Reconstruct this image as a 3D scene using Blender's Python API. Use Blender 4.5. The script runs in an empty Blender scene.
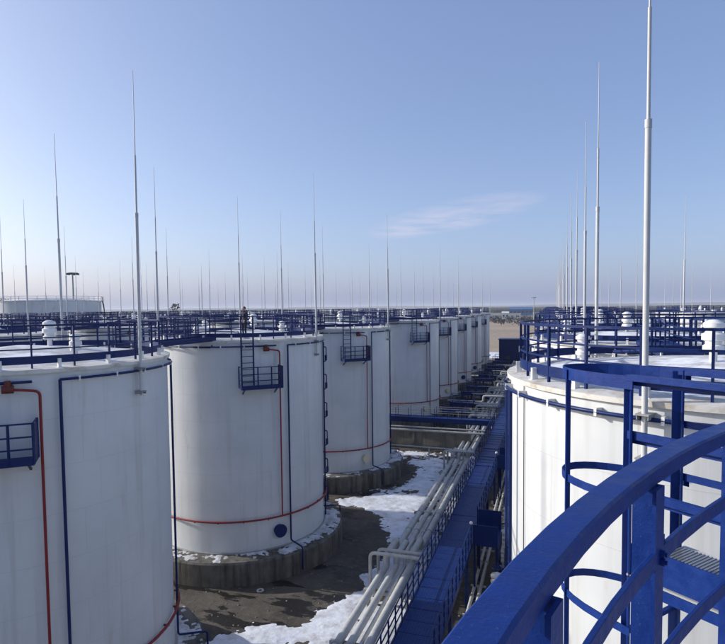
import bpy, math, random
import numpy as np
from mathutils import Vector, Matrix, noise
rad = math.radians
rng = random.Random(7)
S = bpy.context.scene
COL = S.collection

# ------------------------------------------------------------------ camera
cam_d = bpy.data.cameras.new('camera')
cam = bpy.data.objects.new('camera', cam_d); COL.objects.link(cam); S.camera = cam
cam_d.sensor_fit = 'HORIZONTAL'; cam_d.sensor_width = 36.0
cam_d.lens = 36.0 * 570.0 / 725.0
cam_d.shift_y = 14.5 / 725.0
cam_d.clip_start = 0.05; cam_d.clip_end = 60000
EYE = Vector((0, 0, 15.15))
YAW, PITCH, ROLL = rad(18.2), math.atan(29.7 / 570), rad(0.6)
fw = Vector((-math.sin(YAW) * math.cos(PITCH), math.cos(YAW) * math.cos(PITCH), -math.sin(PITCH)))
r0 = Vector((math.cos(YAW), math.sin(YAW), 0)); u0 = r0.cross(fw)
rr = r0 * math.cos(ROLL) - u0 * math.sin(ROLL); uu = u0 * math.cos(ROLL) + r0 * math.sin(ROLL)
m = Matrix((rr, uu, -fw)).transposed().to_4x4(); m.translation = EYE
cam.matrix_world = m

# ------------------------------------------------------------------ sun and sky
SUN_AZ, SUN_EL = rad(184.5), rad(22.0)      # azimuth measured from +X towards +Y
sd = Vector((math.cos(SUN_AZ) * math.cos(SUN_EL), math.sin(SUN_AZ) * math.cos(SUN_EL), math.sin(SUN_EL)))
sl = bpy.data.lights.new('sun', 'SUN'); sl.energy = 4.8; sl.angle = rad(0.53); sl.color = (1.0, 0.955, 0.88)
so = bpy.data.objects.new('sun', sl); COL.objects.link(so)
so.rotation_euler = (-sd).to_track_quat('-Z', 'Y').to_euler(); so.location = (-60, 20, 60)

W = bpy.data.worlds.new('World'); S.world = W; W.use_nodes = True
nt = W.node_tree; nt.nodes.clear()
def wn(t, **k):
    n = nt.nodes.new(t)
    for a, b in k.items(): setattr(n, a, b)
    return n
sky = wn('ShaderNodeTexSky', sky_type='NISHITA', sun_disc=False)
sky.sun_elevation = SUN_EL
sky.sun_rotation = math.pi / 2 - SUN_AZ
sky.altitude = 100; sky.air_density = 1.0; sky.dust_density = 2.6; sky.ozone_density = 1.0
bg = wn('ShaderNodeBackground'); bg.inputs[1].default_value = 0.145
wo = wn('ShaderNodeOutputWorld')
# thin cirrus: noise on a plane high overhead, thickest in one stretch of sky
tc = wn('ShaderNodeTexCoord'); sep = wn('ShaderNodeSeparateXYZ'); nt.links.new(tc.outputs['Generated'], sep.inputs[0])
def wm(op, a, b=None, clamp=False):
    n = wn('ShaderNodeMath', operation=op, use_clamp=clamp)
    for i, v in enumerate((a, b)):
        if v is None: continue
        if isinstance(v, (int, float)): n.inputs[i].default_value = v
        else: nt.links.new(v, n.inputs[i])
    return n.outputs[0]
zz = wm('MAXIMUM', sep.outputs[2], 0.03)
cx, cy = wm('DIVIDE', sep.outputs[0], zz), wm('DIVIDE', sep.outputs[1], zz)
cmb = wn('ShaderNodeCombineXYZ'); nt.links.new(cx, cmb.inputs[0]); nt.links.new(cy, cmb.inputs[1])
mp = wn('ShaderNodeMapping'); mp.inputs['Rotation'].default_value = (0, 0, rad(53)); mp.inputs['Scale'].default_value = (0.95, 1.25, 1)
nt.links.new(cmb.outputs[0], mp.inputs[0])
nz = wn('ShaderNodeTexNoise'); nz.inputs['Scale'].default_value = 1.5; nz.inputs['Detail'].default_value = 7; nz.inputs['Roughness'].default_value = 0.62
nt.links.new(mp.outputs[0], nz.inputs[0])
# distance from the cloud bank's line on that plane
CA, CB = Vector((-2.1, 7.9)), Vector((-0.42, 5.6))
ax = (CB - CA).normalized(); L2 = (CB - CA).length / 2; mid = (CA + CB) / 2
du = wm('ADD', wm('MULTIPLY', wm('SUBTRACT', cx, mid.x), ax.x), wm('MULTIPLY', wm('SUBTRACT', cy, mid.y), ax.y))
dv = wm('ADD', wm('MULTIPLY', wm('SUBTRACT', cx, mid.x), -ax.y), wm('MULTIPLY', wm('SUBTRACT', cy, mid.y), ax.x))
e = wm('ADD', wm('POWER', wm('ABSOLUTE', wm('DIVIDE', du, L2 * 1.15)), 2.0), wm('POWER', wm('ABSOLUTE', wm('DIVIDE', dv, 0.62)), 2.0))
msk = wm('POWER', wm('SUBTRACT', 1.0, wm('MULTIPLY', e, 0.75), True), 0.9)
cl = wm('MULTIPLY', wm('MULTIPLY', wm('SUBTRACT', nz.outputs[0], 0.36, True), 3.2, True), msk)
cl = wm('MULTIPLY', cl, 0.62)
mix = wn('ShaderNodeMix', data_type='RGBA'); nt.links.new(cl, mix.inputs[0])
veil = wn('ShaderNodeMix', data_type='RGBA')      # an even, thin high veil over the whole sky
veil.inputs[0].default_value = 0.20; veil.inputs[7].default_value = (3.0, 4.3, 9.6, 1)
low = wm('POWER', 2.718, wm('DIVIDE', wm('MAXIMUM', sep.outputs[2], 0.0), -0.14))     # thickness of air towards the horizon, the same all round
tint = wn('ShaderNodeMix', data_type='RGBA'); nt.links.new(low, tint.inputs[0])
tint.inputs[6].default_value = (1, 1, 1, 1); tint.inputs[7].default_value = (1.04, 1.17, 1.50, 1)
mul = wn('ShaderNodeMix', data_type='RGBA', blend_type='MULTIPLY'); mul.inputs[0].default_value = 1.0
nt.links.new(sky.outputs[0], mul.inputs[6]); nt.links.new(tint.outputs[2], mul.inputs[7])
pale = wn('ShaderNodeMix', data_type='RGBA'); nt.links.new(wm('MULTIPLY', wm('POWER', 2.718, wm('DIVIDE', wm('MAXIMUM', sep.outputs[2], 0.0), -0.06)), 0.30), pale.inputs[0])
nt.links.new(mul.outputs[2], pale.inputs[6]); pale.inputs[7].default_value = (4.6, 5.0, 6.2, 1)      # pale ground haze, even all round
nt.links.new(pale.outputs[2], veil.inputs[6])
nt.links.new(veil.outputs[2], mix.inputs[6]); mix.inputs[7].default_value = (5.5, 5.05, 5.9, 1)
nt.links.new(mix.outputs[2], bg.inputs[0]); nt.links.new(bg.outputs[0], wo.inputs[0])

S.view_settings.view_transform = 'Standard'; S.view_settings.look = 'None'
S.view_settings.exposure = 0.0; S.view_settings.gamma = 1.0; S.view_settings.use_curve_mapping = False
S.render.engine = 'CYCLES'
S.cycles.use_denoising = True
S.cycles.max_bounces = 6; S.cycles.volume_bounces = 0
S.cycles.use_adaptive_sampling = True; S.cycles.adaptive_threshold = 0.01

# ------------------------------------------------------------------ materials
MAT = {}
def material(name, col, rough=0.5, metal=0.0):
    mt = bpy.data.materials.new(name); mt.use_nodes = True; MAT[name] = mt
    b = mt.node_tree.nodes['Principled BSDF']
    b.inputs['Base Color'].default_value = (*col, 1); b.inputs['Roughness'].default_value = rough
    b.inputs['Metallic'].default_value = metal
    return mt
class G:
    """small node-graph helper for one material"""
    def __init__(s, mt): s.t = mt.node_tree; s.b = s.t.nodes['Principled BSDF']
    def n(s, ty, **k):
        n = s.t.nodes.new(ty)
        for a, b in k.items(): setattr(n, a, b)
        return n
    def l(s, a, b): s.t.links.new(a, b)
    def coord(s, kind='Object', scale=(1, 1, 1)):
        c = s.n('ShaderNodeTexCoord'); mp = s.n('ShaderNodeMapping'); mp.inputs['Scale'].default_value = scale
        s.l(c.outputs[kind], mp.inputs[0]); return mp.outputs[0]
    def world(s, scale=(1, 1, 1)):
        c = s.n('ShaderNodeNewGeometry'); mp = s.n('ShaderNodeMapping'); mp.inputs['Scale'].default_value = scale
        s.l(c.outputs['Position'], mp.inputs[0]); return mp.outputs[0]
    def noise(s, vec, scale, detail=5, rough=0.55):
        n = s.n('ShaderNodeTexNoise'); n.inputs['Scale'].default_value = scale; n.inputs['Detail'].default_value = detail
        n.inputs['Roughness'].default_value = rough; s.l(vec, n.inputs[0]); return n.outputs[0]
    def ramp(s, f, a, b):
        n = s.n('ShaderNodeMapRange', clamp=True); n.inputs[1].default_value = a; n.inputs[2].default_value = b
        s.l(f, n.inputs[0]); return n.outputs[0]
    def math(s, op, a, b=None):
        n = s.n('ShaderNodeMath', operation=op)
        for i, v in enumerate((a, b)):
            if v is None: continue
            if isinstance(v, (int, float)): n.inputs[i].default_value = v
            else: s.l(v, n.inputs[i])
        return n.outputs[0]
    def mix(s, f, a, b):
        n = s.n('ShaderNodeMix', data_type='RGBA')
        if isinstance(f, (int, float)): n.inputs[0].default_value = f
        else: s.l(f, n.inputs[0])
        for i, v in ((6, a), (7, b)):
            if isinstance(v, tuple): n.inputs[i].default_value = (*v, 1)
            else: s.l(v, n.inputs[i])
        return n.outputs[2]
    def col(s, c): s.l(c, s.b.inputs['Base Color'])
    def rough(s, f): s.l(f, s.b.inputs['Roughness'])
    def bump(s, h, strength=0.2, dist=0.01):
        n = s.n('ShaderNodeBump'); n.inputs['Strength'].default_value = strength; n.inputs['Distance'].default_value = dist
        s.l(h, n.inputs['Height']); s.l(n.outputs[0], s.b.inputs['Normal'])

# white tank paint with plate seams, dirt streaks and a little rust near the rim
g = G(material('tank_paint', (.72, .72, .70), .42))
oc = g.coord()
sp = g.n('ShaderNodeSeparateXYZ'); g.l(oc, sp.inputs[0])
ang = g.math('MULTIPLY', g.math('ARCTAN2', sp.outputs[1], sp.outputs[0]), 5.2)
cb = g.n('ShaderNodeCombineXYZ'); g.l(ang, cb.inputs[0]); g.l(g.math('SUBTRACT', sp.outputs[2], 1.35), cb.inputs[1])
oi = g.n('ShaderNodeObjectInfo'); g.l(g.math('MULTIPLY', oi.outputs['Random'], 50.0), cb.inputs[2])
br = g.n('ShaderNodeTexBrick'); br.offset = .38
for k, v in (('Scale', 1.0), ('Mortar Size', .012), ('Mortar Smooth', .6), ('Brick Width', 5.445), ('Row Height', 1.494), ('Bias', 0)): br.inputs[k].default_value = v
g.l(cb.outputs[0], br.inputs[0])
mps = g.n('ShaderNodeMapping'); mps.inputs['Scale'].default_value = (2.6, .10, 1); g.l(cb.outputs[0], mps.inputs[0])
streak = g.ramp(g.noise(mps.outputs[0], 1.0, 6, .62), .52, .80)
mpr = g.n('ShaderNodeMapping'); mpr.inputs['Scale'].default_value = (1.3, .16, 1); mpr.inputs['Location'].default_value = (9, 3, 4); g.l(cb.outputs[0], mpr.inputs[0])
rust = g.math('MULTIPLY', g.ramp(g.noise(mpr.outputs[0], 1.0, 8, .7), .60, .82), g.ramp(g.noise(cb.outputs[0], .35, 2), .36, .58))
blot = g.ramp(g.noise(cb.outputs[0], .55, 4, .6), .35, .75)
c = g.mix(blot, (.615, .638, .65), (.545, .57, .59))
c = g.mix(g.math('MULTIPLY', streak, .55), c, (.37, .365, .34))
c = g.mix(g.math('MULTIPLY', rust, 1.0), c, (.34, .26, .17))
c = g.mix(g.math('MULTIPLY', br.outputs['Fac'], .30), c, (.38, .38, .37))
g.col(c)
g.bump(g.math('ADD', g.math('MULTIPLY', br.outputs['Fac'], 1.0), g.math('MULTIPLY', g.noise(cb.outputs[0], .9, 2), 1.2)), .25, .012)

g = G(material('roof_paint', (.7, .7, .68), .55))
oc = g.coord()
n1 = g.ramp(g.noise(oc, .7, 8, .68), .45, .56)
c = g.mix(n1, (.46, .455, .44), (.78, .80, .84))
c = g.mix(g.ramp(g.noise(oc, 1.9, 6, .65), .58, .75), c, (.33, .30, .25)); g.col(c)
g = G(material('rim_paint', (.55, .52, .45), .6))
oc = g.coord()
g.col(g.mix(g.ramp(g.noise(oc, 2.2, 6, .65), .46, .74), (.64, .63, .59), (.33, .26, .18)))

def painted(name, base, dirt, rough=.38, amt=.5):
    g = G(material(name, base, rough))
    oc = g.coord()
    f = g.noise(oc, 2.3, 6, .65)
    c = g.mix(g.math('MULTIPLY', g.ramp(f, .45, .78), amt), base, dirt); g.col(c)
    g.rough(g.ramp(g.noise(oc, 7, 4), -.6, 1.9)); g.b.inputs['Specular IOR Level'].default_value = .22
    g.bump(g.noise(oc, 60, 3), .12, .002)
    return MAT[name]
painted('blue_paint', (.004, .017, .10), (.010, .028, .09))
painted('blue_deck', (.005, .023, .135), (.018, .036, .11), amt=.8)
painted('red_paint', (.24, .022, .026), (.15, .03, .028), amt=.7)
painted('rusty_red', (.14, .03, .025), (.08, .04, .03), amt=.8)
painted('white_paint', (.74, .74, .72), (.55, .53, .48))
painted('grey_pipe', (.46, .47, .46), (.30, .29, .27), amt=.8)
painted('steel_grey', (.33, .34, .34), (.19, .17, .14), amt=.8)
painted('rod_paint', (.52, .53, .54), (.40, .40, .40))
painted('cream_paint', (.60, .55, .42), (.40, .33, .2))
painted('dark_metal', (.05, .052, .055), (.08, .06, .045))
# brushed foreground rail: worn blue enamel with runs and specks
g = G(material('blue_rail', (.015, .06, .29), .35))
oc = g.world()
f = g.noise(oc, 14, 6, .6); f2 = g.noise(oc, 120, 3, .6)
c = g.mix(g.ramp(f, .35, .7), (.004, .023, .145), (.006, .033, .19))
c = g.mix(g.math('MULTIPLY', g.ramp(f2, .66, .74), .55), c, (.10, .13, .20)); g.col(c)
g.b.inputs['Specular IOR Level'].default_value = .22
g.rough(g.ramp(f, -.35, 1.5)); g.bump(g.math('ADD', g.math('MULTIPLY', f, .8), g.math('MULTIPLY', f2, .35)), .55, .005)

g = G(material('concrete', (.28, .26, .23), .9))
oc = g.world()
a = g.noise(oc, 1.1, 7, .65); st = g.noise(g.world((2.6, 2.6, .25)), 1.0, 6, .65)
c = g.mix(g.ramp(a, .3, .7), (.22, .205, .18), (.13, .12, .10))
c = g.mix(g.ramp(st, .48, .72), c, (.085, .075, .06)); g.col(c)
g.bump(g.noise(oc, 9, 6), .5, .02)
g = G(material('pad_concrete', (.15, .14, .12), .92))
oc = g.world()
a = g.noise(oc, 1.3, 7, .65); st = g.noise(g.world((2.6, 2.6, .22)), 1.0, 6, .65)
c = g.mix(g.ramp(a, .3, .7), (.17, .16, .14), (.09, .083, .072))
c = g.mix(g.ramp(st, .44, .66), c, (.035, .032, .028)); g.col(c); g.bump(g.noise(oc, 9, 6), .6, .025)
g = G(material('dirty_snow', (.5, .52, .55), .7))
oc = g.world()
g.col(g.mix(g.ramp(g.noise(oc, 1.6, 8, .68), .38, .66), (.66, .68, .72), (.30, .29, .28))); g.bump(g.noise(oc, 12, 6, .6), .5, .03)
g = G(material('snow', (.80, .83, .88), .6))
oc = g.world()
g.col(g.mix(g.ramp(g.noise(oc, 1.1, 9, .72), .44, .70), (.74, .77, .83), (.42, .41, .40)))
g.bump(g.noise(oc, 5, 6, .6), .5, .05)
g = G(material('mud', (.07, .06, .045), .85))
oc = g.world()
a = g.noise(oc, .35, 8, .62); b2 = g.noise(oc, 2.2, 8, .6); wet = g.ramp(g.noise(g.world((.30, .75, 1)), 1.0, 7, .62), .53, .56)
c = g.mix(g.ramp(a, .38, .62), (.085, .074, .060), (.045, .039, .032))
c = g.mix(g.ramp(b2, .5, .75), c, (.12, .105, .088))
c = g.mix(wet, c, (.018, .016, .014))
# beyond the fence: stubble fields with snow lying in strips
geo = g.n('ShaderNodeNewGeometry'); sp = g.n('ShaderNodeSeparateXYZ'); g.l(geo.outputs['Position'], sp.inputs[0])
fld = g.ramp(sp.outputs[1], 158, 168)
fa = g.noise(g.world((.004, .011, 1)), 1.0, 7, .6); fb = g.noise(g.world((.0012, .006, 1)), 1.0, 6, .6)
fc = g.mix(g.ramp(fa, .40, .60), (.36, .275, .18), (.27, .21, .14))
fc = g.mix(g.ramp(fb, .60, .68), fc, (.62, .62, .63))
fc = g.mix(g.ramp(sp.outputs[1], 500, 700), fc, g.mix(g.ramp(fa, .42, .6), (.13, .12, .095), (.085, .09, .07)))
g.col(g.mix(fld, c, fc))
g.rough(g.math('SUBTRACT', .92, g.math('MULTIPLY', wet, .55)))
g.bump(g.math('ADD', b2, g.math('MULTIPLY', g.noise(oc, 11, 6), .4)), .7, .06)
g = G(material('grating', (.42, .44, .46), .4, .7))
material('rubber', (.02, .02, .02), .8)
material('navy_cloth', (.018, .02, .04), .9); material('red_cloth', (.12, .02, .025), .9)
material('skin', (.45, .27, .2), .6); material('dark_hair', (.012, .010, .01), .7)
material('far_blue', (.06, .14, .30), .6); material('far_white', (.68, .68, .66), .7); material('far_roof', (.24, .22, .21), .8)
g = G(material('bark', (.06, .05, .04), .9))
g = G(material('twigs', (.075, .066, .05), .9)); g.col(g.mix(g.noise(g.world(), 1.3, 3), (.018, .019, .017), (.045, .042, .034)))
g = G(material('evergreen', (.03, .05, .025), .9)); g.col(g.mix(g.noise(g.world(), 1.3, 3), (.02, .035, .018), (.055, .07, .04)))
material('hill_soil', (.14, .13, .10), .95)

# ------------------------------------------------------------------ mesh helpers
class MB:
    def __init__(s): s.v = []; s.f = []; s.sm = []
    def add(s, vs, fs, smooth=False):
        o = len(s.v); s.v += [tuple(v) for v in vs]
        s.f += [tuple(i + o for i in f) for f in fs]; s.sm += [smooth] * len(fs); return s
    def box(s, c, d, rz=0.0):
        x, y, z = c; a, b, h = d[0] / 2, d[1] / 2, d[2] / 2
        ca, sa = math.cos(rz), math.sin(rz)
        vs = [(x + i * a * ca - j * b * sa, y + i * a * sa + j * b * ca, z + k * h) for k in (-1, 1) for j in (-1, 1) for i in (-1, 1)]
        return s.add(vs, [(0, 2, 3, 1), (4, 5, 7, 6), (0, 1, 5, 4), (2, 6, 7, 3), (0, 4, 6, 2), (1, 3, 7, 5)])
    def bar(s, p, q, w, h, up=(0, 0, 1)):
        p, q = Vector(p), Vector(q); d = (q - p).normalized(); up = Vector(up)
        if abs(d.dot(up)) > .98: up = Vector((1, 0, 0))
        a = d.cross(up).normalized(); b = a.cross(d)
        vs = [pt + a * i * w / 2 + b * j * h / 2 for pt in (p, q) for j in (-1, 1) for i in (-1, 1)]
        return s.add(vs, [(0, 2, 3, 1), (4, 5, 7, 6), (0, 1, 5, 4), (2, 6, 7, 3), (0, 4, 6, 2), (1, 3, 7, 5)])
    def tube(s, pts, r, n=8, cap=True):
        pts = [Vector(p) for p in pts]; rs = r if isinstance(r, (list, tuple)) else [r] * len(pts)
        ref = None; vs = []
        for i, p in enumerate(pts):
            d = (pts[min(i + 1, len(pts) - 1)] - pts[max(i - 1, 0)]).normalized()
            if ref is None or abs(ref.dot(d)) > .95: ref = Vector((0, 0, 1)) if abs(d.z) < .9 else Vector((1, 0, 0))
            a = d.cross(ref).normalized(); b = a.cross(d); ref = b if abs(b.dot(d)) < .5 else ref
            vs += [p + (a * math.cos(2 * math.pi * k / n) + b * math.sin(2 * math.pi * k / n)) * rs[i] for k in range(n)]
        fs = [(i * n + k, i * n + (k + 1) % n, (i + 1) * n + (k + 1) % n, (i + 1) * n + k) for i in range(len(pts) - 1) for k in range(n)]
        s.add(vs, fs, True)
        if cap:
            m_ = len(pts) - 1
            s.add([vs[k] for k in range(n)], [tuple(range(n))[::-1]]); s.add([vs[m_ * n + k] for k in range(n)], [tuple(range(n))])
        return s
    def lathe(s, prof, n=32, c=(0, 0), smooth=True, a0=0.0, sharp=False):
        if sharp:
            for p, q in zip(prof, prof[1:]): s.lathe([p, q], n, c, True, a0)
            return s
        vs = []
        for r, z in prof:
            vs += [(c[0] + r * math.cos(a0 + 2 * math.pi * k / n), c[1] + r * math.sin(a0 + 2 * math.pi * k / n), z) for k in range(n)]
        fs = [(i * n + k, i * n + (k + 1) % n, (i + 1) * n + (k + 1) % n, (i + 1) * n + k) for i in range(len(prof) - 1) for k in range(n)]
        return s.add(vs, fs, smooth)
    def arc(s, R, z, w, h, a0=0.0, a1=2 * math.pi, n=48, c=(0, 0)):
        """rectangular bar swept on an arc"""
        full = abs(a1 - a0 - 2 * math.pi) < 1e-6; m_ = n if full else n + 1
        vs = []
        for i in range(m_):
            a = a0 + (a1 - a0) * i / n
            for dr, dz in ((-w / 2, -h / 2), (w / 2, -h / 2), (w / 2, h / 2), (-w / 2, h / 2)):
                vs.append((c[0] + (R + dr) * math.cos(a), c[1] + (R + dr) * math.sin(a), z + dz))
        fs = []
        for i in range(n):
            j = (i + 1) % m_
            for k in range(4): fs.append((i * 4 + k, j * 4 + k, j * 4 + (k + 1) % 4, i * 4 + (k + 1) % 4))
        if not full: fs += [(0, 1, 2, 3), (n * 4 + 3, n * 4 + 2, n * 4 + 1, n * 4)]
        return s.add(vs, fs)
    def mesh(s, name, mat):
        me = bpy.data.meshes.new(name); me.from_pydata(s.v, [], s.f)
        me.polygons.foreach_set('use_smooth', s.sm); me.materials.append(MAT[mat]); me.update()
        return me
def arc_pts(R, z, a0, a1, n): return [(R * math.cos(a0 + (a1 - a0) * i / n), R * math.sin(a0 + (a1 - a0) * i / n), z) for i in range(n + 1)]
def fillet(pts, r=.25, n=4):
    pts = [Vector(p) for p in pts]; out = [pts[0]]
    for i in range(1, len(pts) - 1):
        a, b, c_ = pts[i - 1], pts[i], pts[i + 1]
        d1, d2 = (a - b), (c_ - b); k = min(r, d1.length * .45, d2.length * .45)
        p, q = b + d1.normalized() * k, b + d2.normalized() * k
        for t in range(n + 1):
            t /= n; out.append(p * (1 - t) ** 2 + b * 2 * t * (1 - t) + q * t * t)
    return out + [pts[-1]]
def link(name, me, parent=None, loc=(0, 0, 0), rz=0.0):
    o = bpy.data.objects.new(name, me); COL.objects.link(o); o.location = loc; o.rotation_euler = (0, 0, rz)
    if parent is not None: o.parent = parent
    return o
def tag(o, label=None, cat=None, group=None, kind=None):
    for k, v in (('label', label), ('category', cat), ('group', group), ('kind', kind)):
        if v: o[k] = v
    return o
def thing(name, label, cat, loc=(0, 0, 0), rz=0.0, group=None): return tag(link(name, None, None, loc, rz), label, cat, group)
def pol(R, a, z): a = rad(a); return (R * math.cos(a), R * math.sin(a), z)

# ------------------------------------------------------------------ ground, hills, snow
mb = MB()
xs = [-14000, -3000, -900, -300, -150, -60, -20, 20, 60, 150, 300, 900, 3000, 14000]
ys = [-14000, -3000, -600, -100, 0, 60, 158, 170, 300, 600, 1200, 2500, 5000, 14000]
mb.add([(x, y, 0) for y in ys for x in xs], [(j * 14 + i, j * 14 + i + 1, (j + 1) * 14 + i + 1, (j + 1) * 14 + i) for j in range(13) for i in range(13)])
tag(link('ground', mb.mesh('ground', 'mud')), kind='structure')
mb = MB(); N = 90
vs = []
for j in range(7):
    for i in range(N):
        a = rad(75) + rad(95) * i / (N - 1); R = 5200 + j * 500
        h = 26 * math.sin(math.pi * j / 6) * (.45 + .9 * max(0, noise.noise(Vector((i * .16, j * .25, 3.3))) + .25)) - (1 if j in (0, 6) else 0)
        vs.append((R * math.cos(a), R * math.sin(a), h))
mb.add(vs, [(j * N + i, j * N + i + 1, (j + 1) * N + i + 1, (j + 1) * N + i) for j in range(6) for i in range(N - 1)], True)
tag(link('hills', mb.mesh('hills', 'hill_soil')), kind='structure')

def snow_sheet(x0, x1, y0, y1, cell, fn, name='snow'):
    nx, ny = int((x1 - x0) / cell), int((y1 - y0) / cell)
    H = {}
    def hh(i, j):
        k = (i, j)
        if k not in H: H[k] = fn(x0 + i * cell, y0 + j * cell)
        return H[k]
    idx = {}; mb = MB(); fs = []
    def vid(i, j):
        if (i, j) not in idx:
            idx[(i, j)] = len(mb.v); mb.v.append((x0 + i * cell, y0 + j * cell, max(hh(i, j), -.03)))
        return idx[(i, j)]
    for j in range(ny):
        for i in range(nx):
            q = ((i, j), (i + 1, j), (i + 1, j + 1), (i, j + 1))
            if max(hh(*p) for p in q) > 0: fs.append(tuple(vid(*p) for p in q))
    mb.f = fs; mb.sm = [True] * len(fs)
    return tag(link(name, mb.mesh(name, 'snow')), 'patchy white snow lying on the ground by the pipes', 'snow', kind='stuff')
def fbm(x, y, s, z=0.0): return noise.fractal(Vector((x * s, y * s, z)), .9, 2.1, 6)
def smooth(a, b, t): t = min(1, max(0, (t - a) / (b - a))); return t * t * (3 - 2 * t)
TY = [16.3, 32.3, 48.5, 73, 89, 105.5, 122, 139]
def snow_near(x, y):
    s = .42
    d2 = math.hypot(x + 18.6, (y - 31.4) * .93)
    s -= 1.75 * (1 - smooth(8.2, 9.9, d2 + 1.1 * fbm(x, y, .35, 5)))                    # thawed ground round the second tank
    s -= 1.2 * (1 - smooth(-15.8, -14.4, x + .8 * fbm(x, y, .4, 2))) * (1 - smooth(25, 29, y)) # thawed strip towards the first tank
    s -= 1.3 * smooth(-6.9, -5.8, x)                                                     # bare under the walkway
    s -= .85 * (1 - smooth(6.8, 8.2, math.hypot(x + 18.9, y - 48.5)))
    s -= .9 * smooth(57, 59, y) + .25 * smooth(46, 52, y)
    s += .62 * fbm(x, y, .42) + .38 * fbm(x, y, 1.9, 3) + .30 * fbm(x, y, 5.5, 8)
    return .055 * min(1.0, s) + .010 * fbm(x, y, 1.4, 9)
snow_sheet(-22, -5.2, 17.5, 59, .10, snow_near)
def snow_far(x, y): return .25 * (1.1 - math.hypot((x + 15) / 9, (y - 178) / 9) + .8 * fbm(x, y, .2))
o = snow_sheet(-30, 2, 160, 196, .8, snow_far, 'snow'); o['label'] = 'white snow patch past the far end of the tanks'

# stones and clods on the thawed ground
R = random.Random(11); mb = MB()
for i in range(2600):
    x, y = R.uniform(-21, -3), R.uniform(19, 58); q = .015 + .07 * R.random() ** 4; a = R.uniform(0, 6.28)
    if snow_near(x, y) > -.004 or math.hypot(x + 18.9, y - 32.3) < 6.5 or math.hypot(x + 18.9, y - 48.5) < 6.5: continue
    vs = [(x + q * math.cos(a + k * 1.257) * R.uniform(.7, 1.2), y + q * math.sin(a + k * 1.257) * R.uniform(.7, 1.2), 0) for k in range(5)] + [(x + q * .2, y, q * R.uniform(.5, 1.0))]
    mb.add(vs, [(k, (k + 1) % 5, 5) for k in range(5)])
tag(link('gravel', mb.mesh('gravel', 'concrete')), 'loose stones on the bare ground by the tanks', 'stones', kind='stuff')

# ------------------------------------------------------------------ storage tanks
R0, ZB, ZT = 5.2, 1.35, 13.3
ZR = 14.68                                  # guard rail top
RR = 4.95                                   # guard rail radius
ROD_A = (0, 120, 240)
def lod(near):
    n = 96 if near else 48; P = {}
    P['pad'] = MB().lathe([(6.42, -.3), (6.42, 1.22), (6.34, 1.32), (5.15, 1.345)], 48, sharp=True).mesh('pad', 'pad_concrete')
    P['shell'] = MB().lathe([(R0, 1.34), (R0, ZT)], n).mesh('shell', 'tank_paint')
    P['base_flange'] = MB().arc(R0 + .05, 1.37, .14, .05, n=n).mesh('base_flange', 'steel_grey')
    P['rim'] = MB().lathe([(R0 - .02, ZT - .06), (R0 + .10, ZT - .06), (R0 + .11, ZT + .05), (4.7, ZT + .10)], n, sharp=True).mesh('rim', 'rim_paint')
    P['roof'] = MB().lathe([(4.9, ZT + .075), (2.5, ZT + .33), (.05, ZT + .55)], n).mesh('roof', 'roof_paint')
    # guard rail
    mb = MB()
    k = 48
    mb.arc(RR, ZR, .055, .055, n=k)
    mb.arc(RR, ZR - .38, .035, .04, n=k); mb.arc(RR, ZR - .72, .035, .04, n=k)
    mb.arc(RR + .02, ZT + .33, .02, .24, n=k)
    P['rail'] = mb.mesh('rail', 'blue_paint')
    if not near:
        for i in range(26):
            x, y, z = pol(RR, i * 360 / 26, (ZR + ZT) / 2 + .05); mb.box((x, y, z), (.06, .06, ZR - ZT - .1), rad(i * 360 / 26))
        P['guard_rail'] = mb.mesh('guard_rail', 'blue_paint')
    P['post'] = MB().box((0, 0, -.66), (.06, .05, 1.32)).mesh('post', 'blue_paint')
    P['foot'] = MB().box((0, 0, .12), (.14, .09, .30)).box((0, 0, -.02), (.22, .16, .03)).mesh('foot', 'white_paint')
    return P
NEAR, FAR = lod(True), lod(False)

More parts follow.
